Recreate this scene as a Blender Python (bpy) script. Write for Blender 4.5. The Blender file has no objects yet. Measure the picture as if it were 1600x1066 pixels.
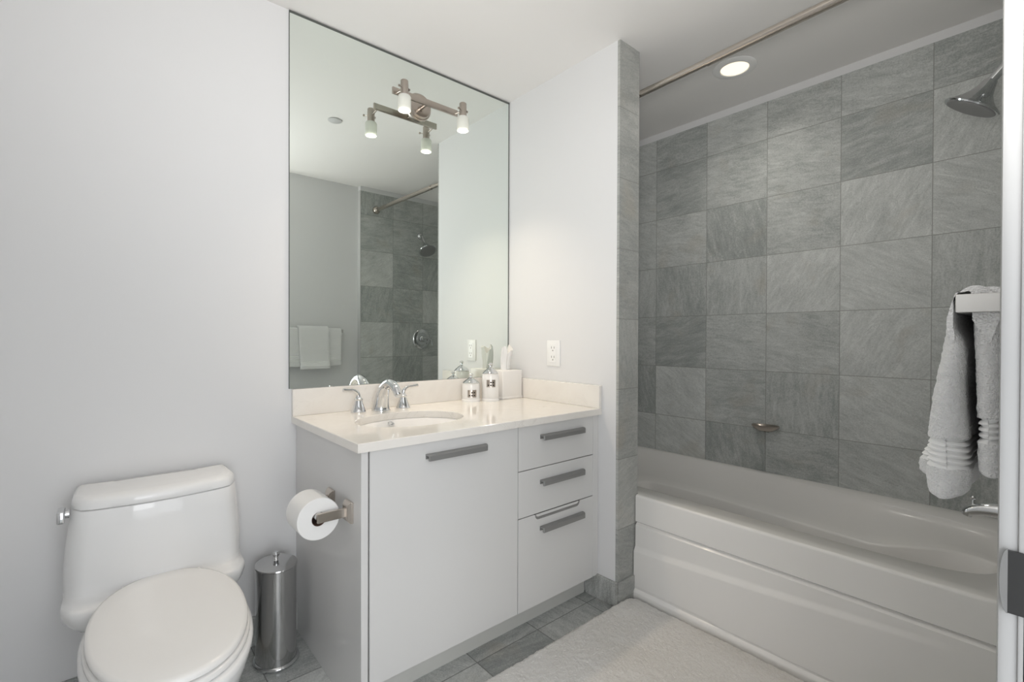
import bpy, bmesh, math, random
from mathutils import Vector, Matrix, noise
random.seed(7)
C = bpy.context.scene.collection
PI = math.pi

# ------------------------------------------------------------------ camera
def make_camera():
    y, p, r = [math.radians(a) for a in (-40.6345, -0.3864, 0.1985)]
    fw = Vector((-math.sin(y)*math.cos(p), math.cos(y)*math.cos(p), math.sin(p)))
    rt = Vector((math.cos(y), math.sin(y), 0)); up = rt.cross(fw)
    rt2 = rt*math.cos(r)+up*math.sin(r); up2 = -rt*math.sin(r)+up*math.cos(r)
    cd = bpy.data.cameras.new('camera'); cd.sensor_width = 36; cd.lens = 744.2324*36/1600
    cd.clip_start = 0.02
    o = bpy.data.objects.new('camera', cd); C.objects.link(o)
    m = Matrix.Identity(4)
    for i in range(3):
        m[i][0] = rt2[i]; m[i][1] = up2[i]; m[i][2] = -fw[i]
    m[0][3], m[1][3], m[2][3] = -1.6959, -2.0094, 1.1721
    o.matrix_world = m
    bpy.context.scene.camera = o
make_camera()

# ------------------------------------------------------------------ world, daylight, exposure
sc = bpy.context.scene
sc.view_settings.view_transform = 'Standard'
sc.view_settings.look = 'None'
sc.view_settings.gamma = 1
sc.view_settings.use_curve_mapping = False
sc.view_settings.exposure = 0.05
w = bpy.data.worlds.new('world'); sc.world = w; w.use_nodes = True
bg = w.node_tree.nodes['Background']
bg.inputs[0].default_value = (0.94, 0.965, 1.0, 1); bg.inputs[1].default_value = 2.1

def area(name, loc, rot, sx, sy, energy, col, shape='RECTANGLE'):
    l = bpy.data.lights.new(name, 'AREA'); l.shape = shape; l.size = sx
    if shape in ('RECTANGLE', 'ELLIPSE'): l.size_y = sy
    l.energy = energy; l.color = col
    o = bpy.data.objects.new(name, l); C.objects.link(o)
    o.location = loc; o.rotation_euler = rot
    return o
# the bedroom window beyond the open doorway
area('daylight_window', (-3.3, -4.4, 1.30), (math.radians(90), 0, math.radians(-22)), 3.8, 1.9, 76, (0.96, 0.98, 1.0))
# the photographer's flash by the doorway, bounced off the ceiling
def flash(loc, target, energy, deg, col):
    l = bpy.data.lights.new('bounce_flash', 'SPOT'); l.energy = energy; l.color = col
    l.spot_size = math.radians(deg); l.spot_blend = 1.0; l.shadow_soft_size = 0.16
    o = bpy.data.objects.new('bounce_flash', l); C.objects.link(o); o.location = loc
    o.rotation_euler = (Vector(target)-Vector(loc)).to_track_quat('-Z', 'Y').to_euler()
flash((-1.55, -1.93, 1.35), (-0.80, -1.25, 2.46), 66, 142, (1.0, 0.98, 0.95))

# ------------------------------------------------------------------ helpers
def box(bm, x0, x1, y0, y1, z0, z1, bev=0, seg=2):
    vs = [bm.verts.new((x, y, z)) for x in (x0, x1) for y in (y0, y1) for z in (z0, z1)]
    f = [(0,1,3,2),(4,6,7,5),(0,4,5,1),(2,3,7,6),(0,2,6,4),(1,5,7,3)]
    fs = [bm.faces.new([vs[i] for i in q]) for q in f]
    if bev:
        es = list({e for q in fs for e in q.edges})
        bmesh.ops.bevel(bm, geom=es, offset=bev, segments=seg, affect='EDGES', profile=0.5)
def BX(*a, **k):
    bm = bmesh.new(); box(bm, *a, **k); return bm
def loft(bm, loops, cap0=True, cap1=True):
    rings = [[bm.verts.new(p) for p in lp] for lp in loops]
    n = len(rings[0])
    for a, b in zip(rings, rings[1:]):
        for i in range(n):
            bm.faces.new((a[i], a[(i+1) % n], b[(i+1) % n], b[i]))
    if cap0: bm.faces.new(list(reversed(rings[0])))
    if cap1: bm.faces.new(rings[-1])
    return rings
def lathe(bm, prof, c=(0,0,0), seg=32, sx=1, sy=1, axis='z'):
    loops = []
    for r, h in prof:
        lp = []
        for i in range(seg):
            a = 2*PI*i/seg; u, v = r*math.cos(a), r*math.sin(a)
            if axis == 'z': p = (c[0]+u*sx, c[1]+v*sy, c[2]+h)
            elif axis == 'y': p = (c[0]+u*sx, c[1]+h, c[2]+v*sy)
            else: p = (c[0]+h, c[1]+u*sx, c[2]+v*sy)
            lp.append(p)
        loops.append(lp)
    loft(bm, loops)
def catmull(pts, n=6):
    P = [Vector(p) for p in pts]; P = [2*P[0]-P[1]]+P+[2*P[-1]-P[-2]]; out = []
    for i in range(1, len(P)-2):
        for k in range(n):
            t = k/n; a, b, c, d = P[i-1:i+3]
            out.append(0.5*((2*b)+(c-a)*t+(2*a-5*b+4*c-d)*t*t+(3*b-a-3*c+d)*t**3))
    out.append(P[-2]); return out
def tube(bm, pts, rad, seg=16, sy=1.0):
    """pts list of Vectors, rad float or list"""
    P = [Vector(p) for p in pts]; n = len(P)
    R = rad if isinstance(rad, (list, tuple)) else [rad]*n
    loops = []; prev = None
    for i in range(n):
        t = (P[min(i+1, n-1)]-P[max(i-1, 0)]).normalized()
        if prev is None:
            u = t.orthogonal().normalized()
        else:
            u = (prev-t*prev.dot(t)).normalized()
        prev = u; v = t.cross(u)
        loops.append([P[i]+u*R[i]*math.cos(2*PI*k/seg)+v*R[i]*sy*math.sin(2*PI*k/seg) for k in range(seg)])
    loft(bm, loops)
def lerp_list(vals, n):
    out = []
    for i in range(n):
        t = i/(n-1)*(len(vals)-1); k = min(int(t), len(vals)-2); f = t-k
        out.append(vals[k]*(1-f)+vals[k+1]*f)
    return out
def obj(name, bm, mat, parent=None, smooth=True, angle=40, loc=None):
    bmesh.ops.recalc_face_normals(bm, faces=bm.faces)
    me = bpy.data.meshes.new(name); bm.to_mesh(me); bm.free()
    if mat: me.materials.append(mat)
    o = bpy.data.objects.new(name, me); C.objects.link(o)
    if smooth:
        for p in me.polygons: p.use_smooth = True
        try: me.set_sharp_from_angle(angle=math.radians(angle))
        except Exception: pass
    if loc is not None: o.location = loc
    if parent:
        o.parent = parent
        if parent.type == 'EMPTY' or True:
            o.matrix_parent_inverse = parent_world(parent).inverted()
    return o
def parent_world(o):
    m = Matrix.LocRotScale(o.location, o.rotation_euler, o.scale)
    if o.parent: m = parent_world(o.parent) @ o.matrix_parent_inverse @ m
    return m
def thing(name, label, cat, loc):
    o = bpy.data.objects.new(name, None); C.objects.link(o); o.location = loc
    o.empty_display_size = 0.05
    o['label'] = label; o['category'] = cat
    return o
def tag(o, label, cat, group=None):
    o['label'] = label; o['category'] = cat
    if group: o['group'] = group
    return o
def struct(name, bm, mat, label=None, parent=None, **k):
    o = obj(name, bm, mat, parent, **k)
    o['kind'] = 'structure'
    if label: o['label'] = label
    return o

# ------------------------------------------------------------------ materials
def mat(name, col, rough=0.5, metal=0.0, coat=0.0, spec=0.5, emit=None, es=0, trans=0.0, ior=1.45):
    m = bpy.data.materials.new(name); m.use_nodes = True
    b = m.node_tree.nodes['Principled BSDF']
    b.inputs['Base Color'].default_value = (*col, 1); b.inputs['Roughness'].default_value = rough
    b.inputs['Metallic'].default_value = metal; b.inputs['Coat Weight'].default_value = coat
    b.inputs['Coat Roughness'].default_value = 0.05
    b.inputs['Specular IOR Level'].default_value = spec
    b.inputs['Transmission Weight'].default_value = trans; b.inputs['IOR'].default_value = ior
    if emit:
        b.inputs['Emission Color'].default_value = (*emit, 1); b.inputs['Emission Strength'].default_value = es
    return m
class NG:
    def __init__(s, m): s.t = m.node_tree; s.n = s.t.nodes; s.l = s.t.links; s.b = s.n['Principled BSDF']
    def node(s, ty, **kw):
        x = s.n.new(ty)
        for k, v in kw.items(): setattr(x, k, v)
        return x
    def setin(s, sock, v):
        if hasattr(v, 'node'): s.l.new(v, sock)
        else: sock.default_value = v
    def m(s, op, a, b=0.0, c=0.0):
        x = s.node('ShaderNodeMath', operation=op)
        for i, v in enumerate((a, b, c)): s.setin(x.inputs[i], v)
        return x.outputs[0]
    def comb(s, x, y, z):
        n = s.node('ShaderNodeCombineXYZ')
        for i, v in enumerate((x, y, z)): s.setin(n.inputs[i], v)
        return n.outputs[0]
    def noise(s, vec, scale=5, detail=3, rough=0.5, dist=0.0, w=None):
        n = s.node('ShaderNodeTexNoise')
        if w is not None: n.noise_dimensions = '4D'; s.setin(n.inputs['W'], w)
        s.setin(n.inputs['Vector'], vec)
        n.inputs['Scale'].default_value = scale; n.inputs['Detail'].default_value = detail
        n.inputs['Roughness'].default_value = rough; n.inputs['Distortion'].default_value = dist
        return n.outputs['Fac']
    def ramp(s, fac, stops):
        n = s.node('ShaderNodeValToRGB'); s.setin(n.inputs[0], fac)
        e = n.color_ramp.elements
        while len(e) < len(stops): e.new(0.5)
        for q, (p, c) in zip(e, stops):
            q.position = p; q.color = (*c, 1) if len(c) == 3 else c
        return n.outputs[0]
    def mix(s, fac, a, b, mode='MIX'):
        n = s.node('ShaderNodeMix', data_type='RGBA', blend_type=mode)
        s.setin(n.inputs[0], fac)
        for i, v in ((6, a), (7, b)): s.setin(n.inputs[i], v if hasattr(v, 'node') else (*v, 1))
        return n.outputs[2]
    def coords(s):
        return s.node('ShaderNodeTexCoord').outputs['Object']
    def bump(s, h, strength=0.1, dist=0.01):
        n = s.node('ShaderNodeBump'); n.inputs['Strength'].default_value = strength
        n.inputs['Distance'].default_value = dist; s.l.new(h, n.inputs['Height'])
        s.l.new(n.outputs[0], s.b.inputs['Normal'])

def tile_mat(name, au, av, u0, pu, v0, pv, grout=0.0034, dark=(0.37, 0.39, 0.375), light=(0.61, 0.625, 0.605),
             gcol=(0.26, 0.26, 0.24), rough=0.38, seed=0.0, gain=1.0):
    m = mat(name, (0.4, 0.4, 0.4), rough, spec=0.4); g = NG(m)
    co = g.coords(); sep = g.node('ShaderNodeSeparateXYZ'); g.l.new(co, sep.inputs[0])
    U = sep.outputs[au]; V = sep.outputs[av]
    un = g.m('DIVIDE', g.m('SUBTRACT', U, u0), pu); vn = g.m('DIVIDE', g.m('SUBTRACT', V, v0), pv)
    iu = g.m('FLOOR', un); iv = g.m('FLOOR', vn)
    fu = g.m('SUBTRACT', un, iu); fv = g.m('SUBTRACT', vn, iv)
    du = g.m('MULTIPLY', g.m('MINIMUM', fu, g.m('SUBTRACT', 1.0, fu)), pu)
    dv = g.m('MULTIPLY', g.m('MINIMUM', fv, g.m('SUBTRACT', 1.0, fv)), pv)
    d = g.m('MINIMUM', du, dv)
    gm = g.m('LESS_THAN', d, grout*0.5)
    wn = g.node('ShaderNodeTexWhiteNoise'); wn.noise_dimensions = '3D'
    g.l.new(g.comb(iu, iv, seed), wn.inputs['Vector'])
    wn2 = g.node('ShaderNodeTexWhiteNoise'); wn2.noise_dimensions = '3D'
    g.l.new(g.comb(iu, iv, seed+31.7), wn2.inputs['Vector'])
    r1 = wn.outputs['Value']; r2 = wn2.outputs['Value']
    # veins run along one direction inside each tile
    ang = g.m('ADD', g.m('MULTIPLY', g.m('GREATER_THAN', r1, 0.72), PI/2), g.m('MULTIPLY', g.m('SUBTRACT', r2, 0.35), 0.9))
    ca = g.m('COSINE', ang); sa = g.m('SINE', ang)
    lu = g.m('MULTIPLY', fu, pu); lv = g.m('MULTIPLY', fv, pv)
    a = g.m('ADD', g.m('MULTIPLY', lu, ca), g.m('MULTIPLY', lv, sa))
    b = g.m('SUBTRACT', g.m('MULTIPLY', lv, ca), g.m('MULTIPLY', lu, sa))
    wv = g.m('MULTIPLY', r1, 57.0)
    vec = g.comb(g.m('MULTIPLY', a, 1.0), g.m('MULTIPLY', b, 4.5), 0.0)
    n1 = g.noise(vec, 7.0, 7, 0.62, 1.0, w=wv)
    n2 = g.noise(g.comb(g.m('MULTIPLY', a, 1.0), g.m('MULTIPLY', b, 3.0), 0.0), 34, 5, 0.7, 0.4, w=wv)
    n3 = g.noise(g.comb(lu, lv, 0.0), 5.0, 2, 0.5, 0.0, w=g.m('ADD', wv, 3.3))
    n4 = g.noise(g.comb(lu, lv, 0.0), 190.0, 3, 0.75, 0.0, w=wv)
    t = g.m('ADD', g.m('MULTIPLY', n1, 0.85), g.m('MULTIPLY', n2, 0.45))
    t = g.m('ADD', t, g.m('MULTIPLY', n3, 0.45))
    t = g.m('ADD', t, g.m('MULTIPLY', g.m('SUBTRACT', n4, 0.5), 0.95))
    t = g.m('ADD', g.m('SUBTRACT', t, 0.86), g.m('MULTIPLY', g.m('SUBTRACT', r2, 0.5), 0.36))
    t = g.m('MULTIPLY_ADD', t, 1.4, 0.53)
    dk = tuple(x*gain for x in dark); lt = tuple(x*gain for x in light)
    mid = tuple((x*0.45+y*0.55) for x, y in zip(dk, lt))
    col = g.ramp(t, [(0.0, tuple(x*0.8 for x in dk)), (0.28, dk), (0.55, mid), (0.85, lt), (1.0, tuple(x*1.12 for x in lt))])
    # a faint ochre tint drifts through some of the stone
    och = g.m('MULTIPLY', g.m('GREATER_THAN', r2, 0.55), g.ramp_f(n3, 0.60, 0.75)) if hasattr(g, 'ramp_f') else None
    warm = g.noise(g.comb(lu, lv, 0.0), 6.0, 2, 0.5, 0.5, w=g.m('ADD', wv, 9.1))
    wf = g.ramp(warm, [(0.58, (0, 0, 0)), (0.75, (1, 1, 1))])
    wfm = g.node('ShaderNodeSeparateColor'); g.l.new(wf, wfm.inputs[0])
    col = g.mix(g.m('MULTIPLY', wfm.outputs[0], 0.35), col, tuple(x*y*gain for x, y in zip((0.42, 0.375, 0.30), (1, 1, 1))))
    # sparse dark vein lines
    vl = g.noise(g.comb(g.m('MULTIPLY', a, 0.8), g.m('MULTIPLY', b, 3.2), 0.0), 6.0, 4, 0.55, 1.6, w=g.m('ADD', wv, 20.0))
    vd = g.m('ABSOLUTE', g.m('SUBTRACT', vl, 0.52))
    vf = g.m('MULTIPLY', g.m('SUBTRACT', 1.0, g.m('MINIMUM', g.m('DIVIDE', vd, 0.012), 1.0)), g.m('MULTIPLY', g.m('GREATER_THAN', n1, 0.5), 0.35))
    col = g.mix(vf, col, tuple(x*0.55 for x in dk))
    col = g.mix(g.m('MULTIPLY', gm, 0.75), col, gcol)
    g.l.new(col, g.b.inputs['Base Color'])
    g.setin(g.b.inputs['Roughness'], g.m('ADD', g.m('MULTIPLY', n2, 0.15), rough-0.05))
    hh = g.m('SUBTRACT', g.m('MULTIPLY', n4, 0.12), gm)
    g.bump(hh, 0.25, 0.0015)
    return m

def paint(name, col, rough=0.55):
    m = mat(name, col, rough, spec=0.3); g = NG(m)
    n = g.noise(g.coords(), 160, 2, 0.5)
    g.bump(n, 0.04, 0.001)
    return m
M = {}
M['wall'] = paint('white_wall_paint', (0.76, 0.76, 0.762))
M['ceiling'] = paint('ceiling_paint', (0.83, 0.815, 0.80), 0.7)
M['trim'] = mat('white_gloss_trim', (0.60, 0.60, 0.60), 0.3)
M['cab'] = mat('white_lacquer', (0.70, 0.695, 0.685), 0.16, spec=0.5)
M['cabin'] = mat('cabinet_inside', (0.25, 0.25, 0.24), 0.6)
M['toekick'] = mat('toekick_grey', (0.60, 0.60, 0.57), 0.35)
M['china'] = mat('vitreous_china', (0.87, 0.87, 0.865), 0.06, coat=0.3)
M['seatp'] = mat('seat_plastic', (0.86, 0.85, 0.83), 0.14)
M['acrylic'] = mat('tub_acrylic', (0.84, 0.825, 0.80), 0.26, coat=0.1)
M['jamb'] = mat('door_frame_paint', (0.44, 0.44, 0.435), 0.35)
M['chrome'] = mat('chrome', (0.70, 0.71, 0.72), 0.06, 1.0)
M['steel'] = mat('polished_steel', (0.52, 0.52, 0.52), 0.12, 1.0)
M['nickel'] = mat('brushed_nickel', (0.47, 0.42, 0.375), 0.28, 1.0)
M['nickel2'] = mat('satin_nickel', (0.56, 0.51, 0.46), 0.22, 1.0)
M['handle'] = mat('grey_handle', (0.30, 0.30, 0.295), 0.42, 0.5)
M['dark'] = mat('dark_gap', (0.03, 0.03, 0.03), 0.7)
M['darkmetal'] = mat('dark_bronze_metal', (0.10, 0.10, 0.10), 0.32, 1.0)
M['mirror'] = mat('mirror_silver', (0.87, 0.92, 0.885), 0.0, 1.0)
M['mirror_edge'] = mat('mirror_edge', (0.10, 0.11, 0.10), 0.4)
M['ceramic'] = mat('white_ceramic', (0.88, 0.87, 0.85), 0.18)
M['pvc'] = mat('white_plastic', (0.86, 0.86, 0.85), 0.3)
M['tissue'] = mat('tissue_paper', (0.86, 0.855, 0.84), 0.9, spec=0.1)
M['card'] = mat('tissue_box_cover', (0.85, 0.83, 0.80), 0.35)
M['roller'] = mat('roller_plastic', (0.80, 0.80, 0.78), 0.4)
M['frost'] = mat('frosted_glass', (0.86, 0.87, 0.83), 0.45, trans=0.35, ior=1.2)
M['bulb'] = mat('lit_bulb_lens', (1, 1, 1), 0.5, emit=(1.0, 0.93, 0.80), es=4)
M['down'] = mat('lit_downlight_lens', (1, 1, 1), 0.5, emit=(1.0, 0.84, 0.56), es=1.12)

def marble():
    m = mat('cream_marble', (0.8, 0.76, 0.7), 0.09, spec=0.5); g = NG(m)
    c = g.coords()
    n = g.noise(c, 4.0, 5, 0.6, 1.2)
    col = g.ramp(n, [(0.25, (0.84, 0.80, 0.75)), (0.50, (0.86, 0.83, 0.78)), (0.75, (0.82, 0.78, 0.73))])
    v = g.noise(c, 7.0, 6, 0.6, 2.2)
    vf = g.m('SUBTRACT', 1.0, g.m('MINIMUM', g.m('DIVIDE', g.m('ABSOLUTE', g.m('SUBTRACT', v, 0.5)), 0.02), 1.0))
    msk = g.ramp(g.noise(c, 2.6, 2, 0.5), [(0.5, (0, 0, 0)), (0.68, (1, 1, 1))])
    sp = g.node('ShaderNodeSeparateColor'); g.l.new(msk, sp.inputs[0])
    col = g.mix(g.m('MULTIPLY', g.m('MULTIPLY', vf, sp.outputs[0]), 0.5), col, (0.62, 0.58, 0.53))
    g.l.new(col, g.b.inputs['Base Color'])
    return m
M['marble'] = marble()
def terry(name, col, sc1=400, st=0.9, dist=0.0032):
    m = mat(name, col, 0.95, spec=0.1); g = NG(m)
    b = g.b; b.inputs['Sheen Weight'].default_value = 0.3
    c = g.coords()
    v = g.node('ShaderNodeTexVoronoi'); v.inputs['Scale'].default_value = sc1; g.l.new(c, v.inputs['Vector'])
    n = g.noise(c, sc1*0.8, 3, 0.6)
    h = g.m('ADD', g.m('MULTIPLY', v.outputs['Distance'], 0.8), n)
    g.bump(h, st, dist)
    return m
M['towel'] = terry('white_terry', (0.93, 0.93, 0.925))
M['band'] = mat('woven_band', (0.93, 0.93, 0.92), 0.8)
def shag():
    m = mat('ivory_shag', (0.6, 0.57, 0.52), 0.95, spec=0.1); g = NG(m); c = g.coords()
    n = g.noise(c, 2.2, 3, 0.6); n2 = g.noise(c, 130, 4, 0.7)
    t = g.m('ADD', g.m('MULTIPLY', n, 0.6), g.m('MULTIPLY', n2, 0.4))
    col = g.ramp(t, [(0.30, (0.80, 0.765, 0.705)), (0.50, (0.89, 0.865, 0.825)), (0.70, (0.93, 0.92, 0.895))])
    g.l.new(col, g.b.inputs['Base Color'])
    g.b.inputs['Sheen Weight'].default_value = 0.25
    g.bump(g.m('ADD', g.m('MULTIPLY', g.noise(c, 90, 4, 0.75, 0.8), 0.8), g.noise(c, 260, 3, 0.7, 0.5)), 0.8, 0.007)
    return m
M['shag'] = shag()
TZ0, TPZ = 2.2254, 0.3065
M['tile_x'] = tile_mat('slate_tile_long_wall', 1, 2, -0.3099, 0.3312, TZ0, TPZ, seed=1.0)
M['tile_y'] = tile_mat('slate_tile_end_wall', 0, 2, -0.03, 0.30, TZ0, TPZ, seed=5.0)
M['tile_p'] = tile_mat('slate_tile_partition', 0, 2, -0.2, 0.40, TZ0-0.05, TPZ, seed=9.0, light=(0.50, 0.505, 0.48), dark=(0.34, 0.35, 0.335))
M['tile_px'] = tile_mat('slate_tile_partition_side', 1, 2, -0.3099, 0.3312, TZ0, TPZ, seed=12.0)
M['tile_f'] = tile_mat('slate_floor_tile', 0, 1, -0.075, 0.30, -0.633, 0.34, grout=0.004, dark=(0.34, 0.355, 0.345), light=(0.60, 0.61, 0.59), gcol=(0.13, 0.13, 0.125), rough=0.30, seed=3.0)
M['tile_bb'] = tile_mat('slate_baseboard_y', 1, 2, -0.44, 0.33, -0.5, 1.0, seed=21.0, dark=(0.32, 0.325, 0.31))
M['tile_bbx'] = tile_mat('slate_baseboard_x', 0, 2, -1.6, 0.30, -0.5, 1.0, seed=25.0)

# ------------------------------------------------------------------ setting
ZC = 2.464          # ceiling
YF = -1.985         # painted front wall (door wall)
YT = -1.93          # tiled end wall of the tub
XT = 0.966          # tiled long wall
XL = -2.06
T = 0.12
DX0, DX1, DZ = -1.93, -1.046, 2.12
struct('floor', BX(XL-T, XT+T, YF-T, T, -0.08, 0), M['tile_f'], 'grey slate tile floor', smooth=False)
struct('ceiling', BX(XL-T, XT+T, YF-T, T, ZC, ZC+0.1), M['ceiling'], 'smooth painted ceiling', smooth=False)
struct('wall_back', BX(XL-T, 0.0, 0, T, 0, ZC), M['wall'], 'white painted wall behind toilet and vanity', smooth=False)
struct('wall_alcove_back', BX(0.0, XT+T, 0, T, 0, ZC), M['tile_y'], 'tiled tub wall hidden beside the partition', smooth=False)
struct('wall_left', BX(XL-T, XL, YF-T, 0, 0, ZC), M['wall'], 'white painted left wall', smooth=False)
XP, YP = 0.1445, -0.743
struct('wall_partition', BX(0.0, XP-0.012, YP+0.012, 0, 0, ZC), M['wall'], 'white stub wall between vanity and tub', smooth=False)
struct('trim_1', BX(0.001, XP, YP, YP+0.012, 0, ZC), M['tile_p'], 'grey slate tile facing on the end of the stub wall', smooth=False)
struct('trim_2', BX(XP-0.012, XP, YP+0.012, 0, 0, ZC), M['tile_px'], 'grey slate tile facing on the tub side of the stub wall', smooth=False)
ZTT = 2.424
struct('wall_right', BX(XT, XT+T, YT-T, 0, 0, ZTT), M['tile_x'], 'grey slate tiled long wall of the tub', smooth=False)
struct('trim_3', BX(XT+0.003, XT+T, YT-T, 0, ZTT, ZC), M['wall'], 'white painted strip above the tiles', smooth=False)
struct('wall_front', BX(DX1, 0.0, YF-T, YF, 0, ZC), M['wall'], 'white wall beside the doorway', smooth=False)
struct('wall_front_left', BX(XL, DX0, YF-T, YF, 0, ZC), M['wall'], 'white wall left of the doorway', smooth=False)
struct('wall_front_header', BX(DX0, DX1, YF-T, YF, DZ, ZC), M['wall'], 'white wall above the doorway', smooth=False)
XE = -0.03
struct('wall_end', BX(XE, XT, YT-T, YT, 0, ZTT), M['tile_y'], 'grey slate tiled end wall carrying the shower', smooth=False)
struct('trim_4', BX(XE-0.004, XE, YF, YT+0.001, 0, ZTT+0.002), M['trim'], 'pale edge of the tiled end wall', smooth=False)
struct('trim_5', BX(XE, XT, YT-T, YT-0.003, ZTT, ZC), M['wall'], 'white painted strip above end wall tiles', smooth=False)
# baseboards (same slate)
def bb(name, *a, m='tile_bbx', label=None): struct(name, BX(*a, bev=0.0015, seg=1), M[m], label, smooth=False)
bb('baseboard_back', XL, -1.105, -0.012, 0, 0, 0.108, label='grey slate baseboard behind the toilet')
bb('baseboard_partition', -0.012, 0, YP-0.004, -0.57, 0, 0.108, m='tile_bb', label='grey slate baseboard on the stub wall')
bb('baseboard_end', 0.0, XP-0.03, YP-0.010, YP, 0, 0.108, m='tile_p', label='grey slate baseboard on the stub wall end')
bb('baseboard_front', DX1+0.08, XE-0.004, YF, YF+0.012, 0, 0.108, label='grey slate baseboard under the towel bar')
# door frame
fr = thing('door_1', 'white door frame with dark strike plate', 'door frame', (DX1, YF, 0)); del fr['category']; fr['kind'] = 'structure'
bm = bmesh.new()
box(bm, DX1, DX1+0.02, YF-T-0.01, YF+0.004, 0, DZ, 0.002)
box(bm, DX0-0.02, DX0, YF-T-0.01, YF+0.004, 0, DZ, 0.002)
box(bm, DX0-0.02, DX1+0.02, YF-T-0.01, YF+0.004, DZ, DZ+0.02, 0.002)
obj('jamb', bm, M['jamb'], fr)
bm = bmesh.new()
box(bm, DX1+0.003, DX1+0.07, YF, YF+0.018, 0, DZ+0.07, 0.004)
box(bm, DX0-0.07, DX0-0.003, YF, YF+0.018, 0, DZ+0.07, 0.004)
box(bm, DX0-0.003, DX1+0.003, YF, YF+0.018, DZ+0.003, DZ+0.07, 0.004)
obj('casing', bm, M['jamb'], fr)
z0, z1, ya, yb, ym = 0.913, 0.974, YF-0.045, YF+0.0160, YF+0.0105
sp_ = obj('strike_plate', BX(DX1-0.0025, DX1+0.0005, ya, ym, z0+0.001, z1-0.001), M['darkmetal'], fr, smooth=False)
pts = [(ym+(yb-ym)*math.cos(-PI/2+PI*i/16), (z0+z1)/2+(z1-z0)/2*math.sin(-PI/2+PI*i/16)) for i in range(17)]
bm = bmesh.new()
loft(bm, [[(DX1-0.0025+0.06*max(0, y-ym), y, z) for y, z in pts], [(DX1+0.0010, y, z) for y, z in pts]])
obj('strike_lip', bm, M['steel'], sp_, smooth=False)
# ------------------------------------------------------------------ bathtub
tub = thing('bathtub', 'white alcove bathtub with sculpted front apron', 'bathtub', (0.54, -0.95, 0))
ZR = 0.467
XA = 0.125
def tub_loop(hx0, hx1, y0, y1, z, n=64, pw=4.0, zf=None):
    """rounded opening x in [hx0,hx1], y in [y0,y1]"""
    cx, cy = (hx0+hx1)/2, (y0+y1)/2; a, b = (hx1-hx0)/2, (y1-y0)/2; lp = []
    for i in range(n):
        t = 2*PI*i/n; c, s = math.cos(t), math.sin(t)
        x = cx+a*math.copysign(abs(c)**(2/pw), c); y = cy+b*math.copysign(abs(s)**(2/pw), s)
        # the back edge swings inward towards the shower end
        if x > cx and y < -0.9:
            k = min(1, (-y-0.9)/0.8); x -= 0.10*k*k*(3-2*k)*(x-cx)/a
        lp.append(Vector((x, y, z if zf is None else zf(x, y))))
    return lp
n = 160
inner0 = tub_loop(0.235, 0.930, -1.890, -0.10, ZR, n, 6.0)
outer = []
for p in inner0:
    c = Vector((0.55, -0.97, ZR)); d = p-c
    ts = []
    x1, x0, y0, y1 = XT-0.001, 0.147, YT+0.001, -0.002
    if d.x > 1e-6: ts.append((x1-c.x)/d.x)
    if d.x < -1e-6: ts.append((x0-c.x)/d.x)
    if d.y > 1e-6: ts.append((y1-c.y)/d.y)
    if d.y < -1e-6: ts.append((y0-c.y)/d.y)
    outer.append(c+d*min(ts))
bm = bmesh.new()
def shrink(lp, d, z, cx=0.57, cy=-0.97):
    out = []
    for p in lp:
        v = Vector((p.x-cx, p.y-cy, 0)); L = v.length
        q = Vector((cx, cy, 0))+v*(1-d/L); q.z = z; out.append(q)
    return out
ledge = lambda x, y: 0.335+0.10*max(0, min(1, (-y-1.45)/0.42))
l1 = shrink(inner0, 0.004, ZR-0.004); l2 = shrink(inner0, 0.012, ZR-0.014)
def mid_loop(inset, dz):
    lp = []
    for p in inner0:
        v = Vector((p.x-0.57, p.y+0.97, 0)); L = v.length
        q = Vector((0.57, -0.97, 0))+v*(1-inset/L); q.z = ledge(q.x, q.y)+dz; lp.append(q)
    return lp
def well(x0, x1, y0, y1, z, pw=3.2):
    return tub_loop(x0, x1, y0, y1, z, n, pw)
def smooth(t):
    t = max(0, min(1, t)); return t*t*(3-2*t)
def well_loop(x0, x1, y0, y1, zb, zf, pw, widen):
    lp = tub_loop(x0, x1, y0, y1, 0.0, n, pw); cx, a_ = (x0+x1)/2, (x1-x0)/2
    for q in lp:
        t = (q.x-cx)/a_; k = smooth((-q.y-1.45)/0.33)
        w_ = smooth((t+1)/2)
        if t > 0: q.x += widen*k*t
        q.z = zf+(zb-zf)*w_+0.045*k*w_
    return lp
def blend(A_, B_, t, sag):
    return [Vector((a.x+(b.x-a.x)*t, a.y+(b.y-a.y)*t, a.z+(b.z-a.z)*sag)) for a, b in zip(A_, B_)]
w1 = well_loop(0.262, 0.648, -1.880, -0.46, 0.372, 0.385, 9.0, 0.19)
w2 = well_loop(0.264, 0.642, -1.877, -0.463, 0.3695, 0.382, 9.0, 0.19)
w2b = well_loop(0.266, 0.639, -1.874, -0.468, 0.363, 0.376, 9.0, 0.19)
w3 = well_loop(0.270, 0.628, -1.862, -0.49, 0.300, 0.32, 8.0, 0.185)
w4 = well_loop(0.285, 0.605, -1.835, -0.60, 0.130, 0.13, 6.0, 0.16)
w5 = well(0.33, 0.60, -1.76, -0.70, 0.085, 5.0)
loft(bm, [[Vector((p.x, p.y, 0.30)) for p in outer], outer, inner0, l1, l2, blend(l2, w1, 0.18, 0.42), blend(l2, w1, 0.45, 0.74), blend(l2, w1, 0.75, 0.92), w1, w2, w2b, w3, w4, w5], cap0=False, cap1=True)
obj('basin', bm, M['acrylic'], tub, angle=75)
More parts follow.
